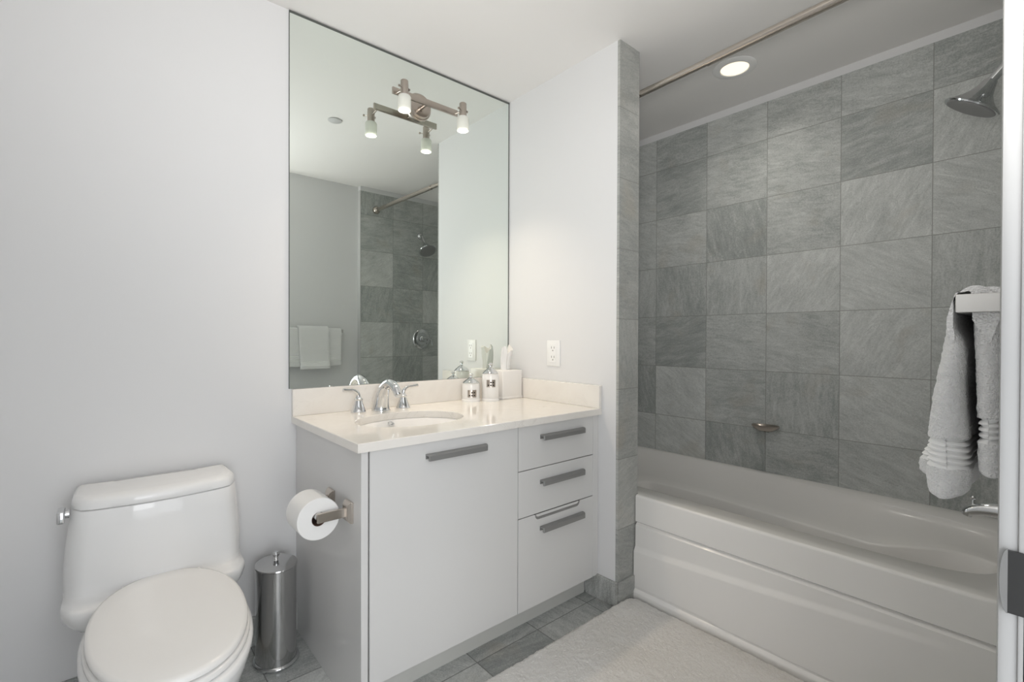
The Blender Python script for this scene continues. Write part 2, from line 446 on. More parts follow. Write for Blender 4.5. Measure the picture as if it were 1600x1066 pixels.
# apron: sculpted panel
def apron_x(y, z):
    x = XA
    # groove under the plain top band
    zg = 0.340
    if z < zg+0.006: x += 0.012*min(1, max(0, (zg+0.006-z)/0.004))
    if z < zg: x -= 0.012*min(1, (zg-z)/0.012)
    # ledge rising and fading towards the shower end
    t = (-y-0.745)/1.15; zb = 0.226+0.078*t**1.15
    amp = 0.012*max(0, min(1, (0.97-t)/0.45))
    x -= amp*max(0, min(1, (zb+0.010-z)/0.020))
    # toe roll
    ztoe = 0.050-0.016*t
    if z < ztoe:
        k = min(1, (ztoe-z)/0.014); x -= 0.008*math.sin(k*PI/2)
    elif z < ztoe+0.008:
        x += 0.003
    return x
ys = [YP-0.004+(YT+0.001-YP+0.004)*i/60 for i in range(61)]
zs = sorted(set([0.0, 0.004, 0.466] + [0.008+0.003*i for i in range(16)] + [0.06+0.006*i for i in range(20)] + [0.18+0.004*i for i in range(45)] + [0.36+0.01*i for i in range(9)]))
zs = [z for z in zs if z <= 0.455]
bm = bmesh.new()
rows = []
for y in ys:
    col = [(apron_x(y, z), y, z) for z in zs]
    for k in range(7):      # rolled top edge
        a = PI/2*k/6; col.append((XA+0.011-0.011*math.cos(a), y, ZR-0.011+0.011*math.sin(a)))
    col.append((0.1475, y, ZR)); rows.append([bm.verts.new(c) for c in col])
for a, b in zip(rows, rows[1:]):
    for i in range(len(a)-1): bm.faces.new((a[i], b[i], b[i+1], a[i+1]))
for r in (rows[0], rows[-1]):
    y = r[0].co.y
    p = bm.verts.new((0.1475, y, 0)); bm.faces.new(r+[p])
obj('apron', bm, M['acrylic'], tub, angle=35)

# ------------------------------------------------------------------ tub fittings
sp = thing('tub_spout', 'chrome tub spout with diverter knob above the tub rim', 'faucet', (0.543, YT, 0.6))
bm = bmesh.new()
P = catmull([(0.543, YT, 0.605), (0.543, -1.87, 0.607), (0.543, -1.825, 0.600), (0.543, -1.797, 0.588), (0.543, -1.790, 0.572)], 6)
tube(bm, P, lerp_list([0.030, 0.026, 0.021, 0.017, 0.014], len(P)), 20)
lathe(bm, [(0.0, 0.0), (0.036, 0.0), (0.036, 0.008), (0.030, 0.012), (0, 0.012)], (0.543, YT, 0.605), 24, axis='y')
obj('spout', bm, M['chrome'], sp)
bm = bmesh.new(); lathe(bm, [(0, 0), (0.006, 0), (0.005, 0.012), (0.004, 0.022), (0.009, 0.026), (0.010, 0.031), (0.006, 0.036), (0, 0.037)], (0.543, -1.806, 0.606), 16)
obj('diverter_knob', bm, M['chrome'], sp)

sh = thing('overhead_shower', 'chrome bell shower head on curved arm', 'shower head', (0.543, YT, 2.11))
bm = bmesh.new()
P = catmull([(0.543, YT, 2.115), (0.543, -1.90, 2.105), (0.543, -1.865, 2.062), (0.543, -1.838, 2.030)], 6)
tube(bm, P, 0.0135, 16)
obj('shower_arm', bm, M['chrome'], sh)
bm = bmesh.new(); lathe(bm, [(0, 0), (0.030, 0), (0.029, 0.006), (0.018, 0.018), (0.012, 0.020), (0, 0.020)], (0.543, YT, 2.115), 24, axis='y')
obj('wall_flange', bm, M['chrome'], sh)
def along(bm, prof, base, d, seg=32):
    d = Vector(d).normalized(); u = d.orthogonal().normalized(); v = d.cross(u); base = Vector(base)
    loft(bm, [[base+d*h+u*r*math.cos(2*PI*i/seg)+v*r*math.sin(2*PI*i/seg) for i in range(seg)] for r, h in prof])
hd = (0.0, 0.52, -0.85)   # reversed spray direction handled below
nb = Vector((0.543, -1.838, 2.030)); dirv = Vector((0, 0.40, -0.80))
dirv = Vector((0.0, (-1.790+1.838), (1.956-2.030)))
bm = bmesh.new()
along(bm, [(0.0, -0.004), (0.017, -0.004), (0.020, 0.002), (0.024, 0.018), (0.033, 0.038), (0.047, 0.056), (0.066, 0.072), (0.078, 0.080), (0.081, 0.084), (0.079, 0.088), (0.0, 0.088)], nb, dirv, 40)
obj('bell', bm, M['chrome'], sh)
bm = bmesh.new()
along(bm, [(0.0, 0.0882), (0.072, 0.0882), (0.070, 0.0905), (0.0, 0.091)], nb, dirv, 40)
obj('spray_face', bm, mat('spray_face_grey', (0.30, 0.30, 0.30), 0.45, 0.4), sh)

sv = thing('shower_valve', 'round chrome shower valve with lever handle on tiled wall', 'shower valve', (0.56, YT, 1.157))
bm = bmesh.new(); lathe(bm, [(0, 0), (0.092, 0), (0.092, 0.004), (0.085, 0.010), (0.060, 0.013), (0.056, 0.020), (0, 0.020)], (0.56, YT, 1.157), 40, axis='y')
obj('escutcheon', bm, M['chrome'], sv)
bm = bmesh.new(); lathe(bm, [(0, 0.02), (0.030, 0.02), (0.026, 0.045), (0.020, 0.055), (0, 0.058)], (0.56, YT, 1.157), 28, axis='y')
P = catmull([(0.56, YT+0.048, 1.157), (0.60, YT+0.055, 1.165), (0.635, YT+0.055, 1.150), (0.645, YT+0.052, 1.10)], 5)
tube(bm, P, lerp_list([0.012, 0.010, 0.009, 0.007], len(P)), 12)
obj('lever_handle', bm, M['chrome'], sv)

sd = thing('soap_dish', 'small metal soap dish on the tiled wall above tub', 'soap dish', (XT, -0.985, 0.715))
bm = bmesh.new()
for_rings = []
def oval(cx, cy, rx, ry, z, n=32, pw=2.6):
    lp = []
    for i in range(n):
        t = 2*PI*i/n; c, s = math.cos(t), math.sin(t)
        lp.append((cx+rx*math.copysign(abs(c)**(2/pw), c), cy+ry*math.copysign(abs(s)**(2/pw), s), z))
    return lp
cx = XT-0.036
loft(bm, [oval(cx, -0.985, 0.018, 0.034, 0.690), oval(cx, -0.985, 0.027, 0.052, 0.700), oval(cx, -0.985, 0.034, 0.066, 0.711),
          oval(cx, -0.985, 0.035, 0.066, 0.720), oval(cx, -0.985, 0.031, 0.062, 0.720), oval(cx, -0.985, 0.026, 0.052, 0.710), oval(cx, -0.985, 0.016, 0.036, 0.706)])
obj('tray', bm, M['nickel'], sd)
bm = bmesh.new(); lathe(bm, [(0, 0), (0.012, 0), (0.012, 0.02), (0.018, 0.035), (0.018, 0.0395), (0, 0.0395)], (XT-0.0400, -0.985, 0.696), 20, axis='x')
obj('mount', bm, M['steel'], sd)

rod = thing('shower_rod', 'brushed metal shower curtain rod across the tub', 'curtain rod', (0.13, -0.95, 2.27))
A = Vector((0.19, -0.001, 2.285)); B = Vector((0.105, YT+0.001, 2.277))
d = B-A
bm = bmesh.new(); tube(bm, [A+d*0.55, B], 0.0165, 20); obj('outer_tube', bm, M['nickel2'], rod)
bm = bmesh.new(); tube(bm, [A, A+d*0.55], 0.0145, 20); obj('inner_tube', bm, M['nickel2'], rod)
for p, s in ((A, 1), (B, -1)):
    bm = bmesh.new(); along(bm, [(0, 0), (0.030, 0), (0.033, 0.012), (0.031, 0.026), (0.020, 0.040), (0.013, 0.044), (0, 0.044)], p, d*s, 28)
    obj('end_flange', bm, M['nickel2'], rod)

cl = thing('ceiling_light', 'lit round recessed downlight over the tub', 'ceiling light', (0.592, -0.967, ZC))
bm = bmesh.new()
lathe(bm, [(0.060, 0.03), (0.060, -0.002), (0.064, -0.007), (0.085, -0.007), (0.096, -0.003), (0.097, 0.0), (0.097, 0.0005)], (0.592, -0.967, ZC), 48)
# open the caps so the lens shows
bmesh.ops.delete(bm, geom=[f for f in bm.faces if len(f.verts) > 8], context='FACES')
obj('trim_ring', bm, M['pvc'], cl)
bm = bmesh.new(); lathe(bm, [(0, 0), (0.0605, 0), (0.0605, 0.003), (0, 0.003)], (0.592, -0.967, ZC-0.004), 40)
obj('lens', bm, M['down'], cl)

l = bpy.data.lights.new('downlight_lamp', 'SPOT'); l.energy = 9; l.color = (1.0, 0.95, 0.88); l.spot_size = math.radians(150); l.spot_blend = 1.0; l.shadow_soft_size = 0.055
o = bpy.data.objects.new('downlight_lamp', l); C.objects.link(o); o.location = (0.592, -0.967, ZC-0.02)
o.parent = cl; o.matrix_parent_inverse = parent_world(cl).inverted()
sd2 = thing('sprinkler_cover', 'small flat white disc on the ceiling, seen in the mirror', 'sprinkler cover', (-0.647, -0.85, ZC))
bm = bmesh.new(); lathe(bm, [(0, -0.006), (0.037, -0.006), (0.040, -0.004), (0.040, -0.002), (0.030, -0.002), (0.030, 0.0), (0, 0.0)], (-0.647, -0.85, ZC), 36)
obj('cover_disc', bm, M['trim'], sd2)

# ------------------------------------------------------------------ mirror and its light
ZM0, ZM1 = 0.9665, 2.452
mi = thing('mirror', 'large frameless wall mirror above the vanity', 'mirror', (-0.57, 0, ZM0))
obj('mirror_glass', BX(-1.1365, -0.007, -0.006, -0.0005, ZM0, ZM1), M['mirror'], mi, smooth=False)
bm = bmesh.new()
box(bm, -1.1385, -0.0005, -0.007, -0.0003, ZM1, ZM1+0.009)
box(bm, -0.007, -0.0030, -0.007, -0.0003, ZM0, ZM1)
box(bm, -1.1385, -1.1365, -0.0065, -0.0003, ZM0, ZM1)
obj('edge_channel', bm, M['mirror_edge'], mi, smooth=False)

vl = thing('wall_light', 'brushed metal two-lamp bar light mounted on the mirror', 'wall light', (-0.568, -0.006, 2.243))
bm = bmesh.new()
lathe(bm, [(0, 0), (0.063, 0), (0.063, -0.010), (0.060, -0.014), (0.057, -0.014), (0.055, -0.024), (0.051, -0.028), (0, -0.028)], (-0.566, -0.0065, 2.256), 48, axis='y')
obj('back_plate', bm, M['nickel'], vl)
bm = bmesh.new(); tube(bm, [(-0.568, -0.03, 2.243), (-0.568, -0.095, 2.243)], 0.008, 16)
lathe(bm, [(0, 0), (0.013, 0), (0.013, -0.008), (0, -0.008)], (-0.568, -0.034, 2.243), 20, axis='y')
obj('arm', bm, M['nickel'], vl)
obj('bar', BX(-0.745, -0.408, -0.105, -0.095, 2.229, 2.258, 0.0015), M['nickel'], vl)
for lx in (-0.725, -0.425):
    bm = bmesh.new()
    lathe(bm, [(0, 2.262), (0.014, 2.262), (0.0165, 2.259), (0.0165, 2.246), (0.0172, 2.245), (0.0172, 2.200), (0.0165, 2.192), (0, 2.192)], (lx, -0.172, 0), 28)
    tube(bm, [(lx, -0.105, 2.236), (lx, -0.158, 2.228)], 0.0045, 10)
    hd = obj('lamp_holder', bm, M['nickel'], vl)
    bm = bmesh.new()
    lathe(bm, [(0.0172, 2.197), (0.024, 2.197), (0.028, 2.190), (0.028, 2.135), (0.026, 2.133), (0.026, 2.188), (0.0172, 2.192)], (lx, -0.172, 0), 32)
    bmesh.ops.delete(bm, geom=[f for f in bm.faces if len(f.verts) > 8], context='FACES')
    obj('glass_shade', bm, M['frost'], hd)
    bm = bmesh.new(); lathe(bm, [(0, 2.1335), (0.0230, 2.1335), (0.0245, 2.1365), (0.0245, 2.1405), (0, 2.1405)], (lx, -0.172, 0), 28)
    obj('bulb', bm, M['bulb'], hd)
    bm = bmesh.new()
    tube(bm, [(lx-0.016, -0.178, 2.226), (lx-0.030, -0.184, 2.226)], 0.0022, 8)
    lathe(bm, [(0, -0.004), (0.005, -0.003), (0.005, 0.003), (0, 0.004)], (lx-0.031, -0.184, 2.226), 12, axis='x')
    obj('thumb_screw', bm, M['nickel'], hd)
    bm = bmesh.new(); lathe(bm, [(0, 0), (0.006, 0), (0.006, 0.006), (0, 0.006)], (lx+0.0165, -0.176, 2.226), 14, axis='x')
    obj('set_screw', bm, M['nickel'], hd)
    l = bpy.data.lights.new('vanity_lamp', 'SPOT'); l.energy = 15; l.color = (1.0, 0.84, 0.66); l.spot_size = math.radians(112); l.spot_blend = 0.8; l.shadow_soft_size = 0.024
    o = bpy.data.objects.new('vanity_lamp', l); C.objects.link(o); o.location = (lx, -0.172, 2.130)
    o.parent = vl; o.matrix_parent_inverse = parent_world(vl).inverted()

# ------------------------------------------------------------------ vanity
YD = -0.635; YC = -0.653; ZT = 0.8575
va = thing('vanity_cabinet', 'white gloss vanity cabinet with one door and three drawers', 'cabinet', (-0.55, -0.3, 0))
bm = bmesh.new()
box(bm, -1.110, -1.088, YD+0.0, -0.002, 0.0, 0.829, 0.001, 1)         # finished side panel
obj('side_panel', bm, M['cab'], va)
bm = bmesh.new()
box(bm, -1.088, -0.002, YD+0.021, -0.003, 0.103, 0.680)
box(bm, -1.088, -0.002, YD+0.021, YD+0.036, 0.680, 0.8285)
obj('carcass', bm, M['cabin'], va, smooth=False)
obj('toe_kick', BX(-1.088, -0.013, -0.566, -0.550, 0.0, 0.103), M['toekick'], va, smooth=False)
obj('filler_strip', BX(-0.036, -0.001, YD, YD+0.02, 0.103, 0.829, 0.001, 1), M['cab'], va)
def pull(x0, x1, zt, parent):
    """edge pull: flange on the front, shelf out, lip down, front corners rounded in plan"""
    bm = bmesh.new()
    prof = [(0.0, 0.001), (0.0, -0.016), (-0.003, -0.016), (-0.003, -0.004), (-0.021, -0.004), (-0.022, -0.019), (-0.026, -0.019), (-0.026, -0.002), (-0.0235, 0.001)]
    n = 24; R = 0.016; loops = []
    xs = [x0+0.0]+[x0+0.002]+[x0+(x1-x0)*i/n for i in range(1, n)]
    # rounded right end
    xe = [x1-R+R*math.sin(PI/2*k/6) for k in range(1, 7)]
    xs = [x for x in xs if x < x1-R]+[x1-R]+xe
    for x in xs:
        k = 1.0
        if x > x1-R: k = max(0.15, math.sqrt(max(0, 1-((x-(x1-R))/R)**2)))
        if x < x0+0.001: k = 0.90
        loops.append([(x, YD+py*k, zt+pz) for py, pz in prof])
    loft(bm, loops)
    return obj('handle', bm, M['handle'], parent, angle=30)
G = 0.0016
dr = obj('door', BX(-1.083, -0.483-G, YD, YD+0.019, 0.103, 0.8275, 0.0008, 1), M['cab'], va)
pull(-0.890, -0.640, 0.7865, dr)
for i, (za, zb, zh) in enumerate(((0.6525+G, 0.8275, 0.7825), (0.469+G, 0.6525-G, 0.601))):
    d_ = obj('drawer', BX(-0.483+G, -0.038, YD, YD+0.019, za, zb, 0.0008, 1), M['cab'], va)
    pull(-0.366, -0.106, zh, d_)
# bottom drawer: front has a shallow finger notch in its top edge
bm = bmesh.new()
def notch_outline(off=0.0):
    pts = [(-0.483+G, 0.103), (-0.038, 0.103), (-0.038, 0.469-G)]
    xa, xb, zb_, r = -0.392, -0.126, 0.445, 0.019
    pts += [(xb+0.004, 0.469-G)]
    for k in range(7):
        a = -PI/2*k/6; pts.append((xb-r+r*math.cos(a), zb_+r+r*math.sin(a)))
    for k in range(7):
        a = -PI/2-PI/2*k/6; pts.append((xa+r+r*math.cos(a), zb_+r+r*math.sin(a)))
    pts += [(xa-0.004, 0.469-G), (-0.483+G, 0.469-G)]
    return pts
o1 = [(x, YD, z) for x, z in notch_outline()]; o2 = [(x, YD+0.019, z) for x, z in notch_outline()]
loft(bm, [o1, o2])
d_ = obj('drawer', bm, M['cab'], va, smooth=False)
pull(-0.366, -0.106, 0.414, d_)
bm = bmesh.new()
box(bm, -0.388, -0.130, YD+0.0015, YD+0.0040, 0.4552, 0.4662, 0.0)   # inner panel seen through the notch
obj('notch_panel', bm, M['cab'], d_, smooth=False)
bm = bmesh.new()
pp = []
xa, xb, zb_, r = -0.392, -0.126, 0.445, 0.019
path = [(xa, 0.468)]+[(xa+r-r*math.cos(PI/2*k/6), zb_+r-r*math.sin(PI/2*k/6)) for k in range(7)]+[(xb-r+r*math.sin(PI/2*k/6), zb_+r-r*math.cos(PI/2*k/6)) for k in range(7)]+[(xb, 0.468)]
inn = []
for i, (x, z) in enumerate(path):
    cxm = (xa+xb)/2
    inn.append((x+(cxm-x)/abs(cxm-x)*0.0055*min(1, abs(x-cxm)/0.115), z+0.0095*(1 if 0.446 > z else (0.468-z)/0.022)))
for a_, b_, c_, e_ in zip(path, path[1:], inn, inn[1:]):
    q = []
    for yy in (YD+0.0005, YD+0.006):
        q.append([bm.verts.new((x, yy, z)) for x, z in (a_, b_, e_, c_)])
    for k in range(4): bm.faces.new((q[0][k], q[0][(k+1) % 4], q[1][(k+1) % 4], q[1][k]))
    bm.faces.new(q[0]); bm.faces.new(q[1])
obj('notch_trim', bm, M['handle'], d_, smooth=False)

# countertop with oval cut-out
SX, SY, SA, SB = -0.785, -0.346, 0.215, 0.171
ct = thing('countertop', 'cream marble vanity countertop with oval cut-out on the white cabinet', 'countertop', (-0.56, -0.3, 0.829))
bm = bmesh.new()
n = 96
def rect_pt(t):
    c, s = math.cos(t), math.sin(t); ts = []
    X0, X1, Y0, Y1 = -1.1277, -0.0005, YC, -0.0005
    if c > 1e-9: ts.append((X1-SX)/c)
    if c < -1e-9: ts.append((X0-SX)/c)
    if s > 1e-9: ts.append((Y1-SY)/s)
    if s < -1e-9: ts.append((Y0-SY)/s)
    m_ = min(ts); return SX+c*m_, SY+s*m_
angs = sorted([2*PI*i/n for i in range(n)]+[math.atan2(y-SY, x-SX) % (2*PI) for x in (-1.1277, -0.0005) for y in (YC, -0.0005)])
R_ = [rect_pt(t) for t in angs]; E_ = [(SX+SA*math.cos(t), SY+SB*math.sin(t)) for t in angs]
def off(pts, k): # move in slightly for eased edge
    return [(SX+(x-SX)*(1-k), SY+(y-SY)*(1-k)) for x, y in pts]
ez = 0.002
loft(bm, [[(x, y, 0.8295) for x, y in E_], [(x, y, ZT-ez) for x, y in E_], [(SX+(x-SX)*1.008, SY+(y-SY)*1.008, ZT) for x, y in E_], [(max(-1.1257, min(-0.0005, x)), max(YC+0.002, y), ZT) for x, y in R_], [(x, y, ZT-ez) for x, y in R_], [(x, y, 0.8295) for x, y in R_]], False, False)
# underside
vb = bm.verts[:]
L = len(angs)
bm.verts.ensure_lookup_table()
for i in range(L):
    a = bm.verts[i]; b = bm.verts[(i+1) % L]; c = bm.verts[5*L+(i+1) % L]; d2 = bm.verts[5*L+i]
    bm.faces.new((a, d2, c, b))
obj('slab', bm, M['marble'], ct, angle=25)
bm = bmesh.new(); box(bm, -1.1277, -0.0005, -0.018, -0.0005, ZT+0.0002, 0.9645, 0.0012, 1)
tag(obj('backsplash', bm, M['marble']), 'long cream marble backsplash strip under the mirror', 'backsplash')
bm = bmesh.new(); box(bm, -0.0185, -0.0008, YC, -0.0185, ZT+0.0002, 0.9600, 0.0012, 1)
tag(obj('side_splash', bm, M['marble']), 'short cream marble splash strip on the stub wall below the outlet', 'backsplash')

sk = thing('sink', 'white oval undermount sink in the marble countertop', 'sink', (SX, SY, 0.83))
bm = bmesh.new()
prof = [(1.08, 0.8288), (1.01, 0.8288), (0.99, 0.826), (0.945, 0.816), (0.885, 0.798), (0.80, 0.775), (0.65, 0.748), (0.42, 0.728), (0.12, 0.717), (0.10, 0.711)]
loft(bm, [[(SX+SA*k*math.cos(2*PI*i/64), SY+SB*k*math.sin(2*PI*i/64), z) for i in range(64)] for k, z in prof], False, True)
obj('bowl', bm, M['ceramic'], sk)
bm = bmesh.new(); lathe(bm, [(0, 0), (0.022, 0), (0.024, 0.002), (0.018, 0.004), (0, 0.003)], (SX, SY, 0.7175), 28)
obj('drain', bm, M['chrome'], sk)
# overflow ring near the top of the far bowl wall
t_ = math.radians(92)
px, py = SX+SA*0.93*math.cos(t_), SY+SB*0.93*math.sin(t_)
nv = Vector((0, -0.45, 0.85)).normalized()
bm = bmesh.new(); along(bm, [(0.008, 0.0), (0.008, 0.004), (0.011, 0.0055), (0.014, 0.004), (0.014, 0.0)], (px, py, 0.8125), nv, 28)
obj('overflow_ring', bm, M['chrome'], sk)

# faucet
fa = thing('faucet', 'chrome widespread faucet with two lever handles', 'faucet', (-0.785, -0.085, ZT))
bm = bmesh.new()
P = catmull([(-0.785, -0.078, ZT+0.006), (-0.785, -0.082, 0.885), (-0.785, -0.098, 0.935), (-0.785, -0.130, 0.970), (-0.785, -0.172, 0.980), (-0.785, -0.215, 0.962), (-0.785, -0.238, 0.938)], 6)
tube(bm, P, lerp_list([0.037, 0.033, 0.026, 0.021, 0.0185, 0.0175, 0.0165], len(P)), 24)
lathe(bm, [(0, 0), (0.040, 0), (0.040, 0.003), (0.037, 0.006), (0, 0.006)], (-0.785, -0.079, ZT), 32)
obj('spout', bm, M['chrome'], fa)
bm = bmesh.new(); along(bm, [(0, 0), (0.012, 0), (0.012, 0.006), (0.010, 0.008), (0, 0.008)], P[-1]-Vector((0, 0, 0)), P[-1]-P[-2], 20)
obj('aerator', bm, M['chrome'], fa)
for hx, hy, s in ((-0.884, -0.076, -1), (-0.684, -0.088, 1)):
    bm = bmesh.new()
    lathe(bm, [(0, 0), (0.0315, 0), (0.032, 0.004), (0.0295, 0.007), (0.025, 0.020), (0.018, 0.038), (0.0155, 0.050), (0.0175, 0.053), (0.0175, 0.057), (0.012, 0.061), (0.009, 0.070), (0, 0.074)], (hx, hy, ZT), 32)
    P = catmull([(hx, hy, ZT+0.060), (hx+s*0.004, hy-0.001, ZT+0.080), (hx+s*0.022, hy-0.003, ZT+0.093), (hx+s*0.045, hy-0.006, ZT+0.0955), (hx+s*0.068, hy-0.008, ZT+0.098)], 6)
    tube(bm, P, lerp_list([0.0095, 0.0085, 0.006, 0.006, 0.0070], len(P)), 14)
    obj('handle', bm, M['chrome'], fa)

# canisters
def canister(name, label, x, y, h, r, hl, ph, pang, grp):
    t = thing(name, label, 'canister', (x, y, ZT)); t['group'] = grp
    bm = bmesh.new()
    lathe(bm, [(0, 0), (r*1.06, 0), (r*1.06, 0.008), (r*0.98, 0.012), (r*0.97, 0.016), (r, 0.018), (r, h-0.012), (r*0.97, h-0.006), (r*0.98, h), (0, h)], (x, y, ZT), 40)
    obj('jar', bm, M['ceramic'], t)
    bm = bmesh.new()
    lathe(bm, [(0, h), (r*0.93, h), (r*0.95, h+0.004), (r*0.70, h+hl*0.28), (r*0.42, h+hl*0.45), (r*0.24, h+hl*0.55), (0.0055, h+hl*0.62), (0.0055, h+hl*0.72), (0.0105, h+hl*0.78), (0.0115, h+hl*0.88), (0.008, h+hl*0.97), (0, h+hl)], (x, y, ZT), 36)
    obj('lid', bm, M['chrome'], t)
    # curved metal label plate
    bm = bmesh.new(); hw = 0.0215/r; loops = []
    rr = r+0.0012; n_ = 8
    bmv = []
    for ra in (r+0.0002, r+0.0016):
        bmv.append([[bm.verts.new((x+ra*math.cos(pang-hw+2*hw*i/n_), y+ra*math.sin(pang-hw+2*hw*i/n_), ZT+z)) for i in range(n_+1)] for z in (ph-0.003, ph+0.033)])
    for i in range(n_):
        bm.faces.new((bmv[1][0][i], bmv[1][0][i+1], bmv[1][1][i+1], bmv[1][1][i]))
        for k in (0, 1): bm.faces.new((bmv[0][k][i], bmv[0][k][i+1], bmv[1][k][i+1], bmv[1][k][i]))
    for i in (0, n_): bm.faces.new((bmv[0][0][i], bmv[0][1][i], bmv[1][1][i], bmv[1][0][i]))
    pl = obj('label_plate', bm, M['nickel'], t)
    bm = bmesh.new()
    for row in (0, 1):
        for c_ in range(3):
            if row == 1 and c_ == 0: continue
            a0 = pang-hw*0.72+c_*hw*0.52; a1 = a0+hw*0.34; za = ZT+ph+0.003+row*0.014; zb = za+0.0065
            q = [bm.verts.new((x+ra*math.cos(a_), y+ra*math.sin(a_), z_)) for ra in (r+0.0012, r+0.0024) for a_, z_ in ((a0, za), (a1, za), (a1, zb), (a0, zb))]
            for f in ((4, 5, 6, 7), (0, 1, 5, 4), (1, 2, 6, 5), (2, 3, 7, 6), (3, 0, 4, 7)): bm.faces.new([q[i] for i in f])
    obj('label_relief', bm, M['dark'], pl, smooth=False)
ang = math.atan2(-2.0094+0.1, -1.6959+0.25)
canister('canister', 'short white ceramic canister with silver lid, beside the faucet', -0.312, -0.085, 0.088, 0.044, 0.050, 0.026, ang+0.16, 'bathroom canisters')
canister('canister', 'tall white ceramic canister with silver lid, before the tissue box', -0.226, -0.132, 0.134, 0.0425, 0.056, 0.074, ang+0.05, 'bathroom canisters')

tb = thing('tissue_box', 'square white tissue box with a tissue pulled up, in the counter corner', 'tissue box', (-0.09, -0.085, ZT))
bm = bmesh.new(); box(bm, -0.158, -0.026, -0.146, -0.024, ZT+0.008, ZT+0.146, 0.004, 3); box(bm, -0.161, -0.023, -0.149, -0.021, ZT, ZT+0.012, 0.003, 2)
obj('cover', bm, M['card'], tb)
bm = bmesh.new()
random.seed(3)
loops = []
for k in range(12):
    t = k/11; z = ZT+0.142+0.112*t; rx = 0.030*(0.80+0.42*t*(1-0.45*t)); ry = 0.016*(0.6+0.6*t)
    lp = []
    for i in range(40):
        a = 2*PI*i/40
        f = 1+0.28*math.sin(3*a+1.2+1.5*t)+0.16*math.sin(7*a+2.5*t)
        zz = z+(0.016*math.sin(2*a+0.8)+0.010*math.sin(5*a))*t
        lp.append((-0.092+rx*f*math.cos(a)+0.006*t, -0.085+ry*f*math.sin(a)+0.004*math.sin(4*t), zz))
    loops.append(lp)
loft(bm, loops, True, True)
obj('tissue', bm, M['tissue'], tb, angle=80)

ol = thing('wall_outlet', 'white duplex outlet plate on wall beside the vanity', 'outlet', (0, -0.353, 1.096))
bm = bmesh.new(); box(bm, -0.0065, 0.0, -0.398, -0.308, 1.032, 1.160, 0.003, 2)
obj('cover_plate', bm, M['pvc'], ol)
bm = bmesh.new(); box(bm, -0.0085, -0.006, -0.375, -0.331, 1.050, 1.142, 0.001, 1)
rc = obj('receptacle', bm, M['pvc'], ol)
slotm = mat('slot_grey', (0.30, 0.28, 0.26), 0.6)
for zc in (1.073, 1.119):
    bm = bmesh.new()
    for yy in (-0.362, -0.344): box(bm, -0.0088, -0.0083, yy-0.0018, yy+0.0018, zc+0.000, zc+0.011)
    lathe(bm, [(0, -0.0005), (0.0036, -0.0005), (0.0036, 0), (0, 0)], (-0.0083, -0.353, zc-0.009), 12, axis='x')
    obj('slot', bm, slotm, rc, smooth=False)

# toilet paper
AX, AZ = -1.2, 0.628
tp = thing('toilet_paper_holder', 'brushed metal toilet paper holder on the vanity side', 'paper holder', (-1.11, -0.47, AZ))
for yc in (-0.552, -0.398):
    bm = bmesh.new()
    loft(bm, [[(x, yc+sy_*hy, AZ+sz_*hz) for sy_, sz_ in ((-1, -1), (1, -1), (1, 1), (-1, 1))] for x, hy, hz in ((-1.1101, 0.027, 0.033), (-1.116, 0.027, 0.033), (-1.121, 0.024, 0.030), (-1.128, 0.018, 0.022))])
    bmesh.ops.bevel(bm, geom=bm.edges[:], offset=0.0015, segments=2, affect='EDGES')
    obj('mounting_plate', bm, M['nickel2'], tp, angle=25)
    bm = bmesh.new(); box(bm, AX-0.012, -1.124, yc-0.006, yc+0.006, AZ-0.014, AZ+0.014, 0.0012, 1)
    obj('arm', bm, M['nickel2'], tp, smooth=False)
bm = bmesh.new(); lathe(bm, [(0, -0.546), (0.0085, -0.546), (0.0115, -0.540), (0.0125, -0.530), (0.0125, -0.420), (0.0115, -0.410), (0.0085, -0.404), (0, -0.404)], (AX, 0, AZ), 24, axis='y')
obj('roller', bm, M['roller'], tp)
bm = bmesh.new()
ro, ri = 0.0635, 0.0215
zoff = -(ri-0.0125)
lathe(bm, [(ri, -0.534), (ro-0.002, -0.534), (ro, -0.532), (ro, -0.424), (ro-0.002, -0.422), (ri, -0.422)], (AX, 0, AZ+zoff), 48, axis='y')
bmesh.ops.delete(bm, geom=[f for f in bm.faces if len(f.verts) > 8], context='FACES')
roll = thing('toilet_paper_roll', 'white toilet paper roll on the holder', 'toilet paper', (AX, -0.478, AZ))
obj('paper', bm, M['tissue'], roll)
bm = bmesh.new()
lathe(bm, [(ri, -0.533), (ri, -0.423), (ri-0.0015, -0.423), (ri-0.0015, -0.533), (ri, -0.533)], (AX, 0, AZ+zoff), 32, axis='y')
bmesh.ops.delete(bm, geom=[f for f in bm.faces if len(f.verts) > 8], context='FACES')
obj('cardboard_core', bm, mat('brown_cardboard', (0.16, 0.10, 0.075), 0.8), roll)

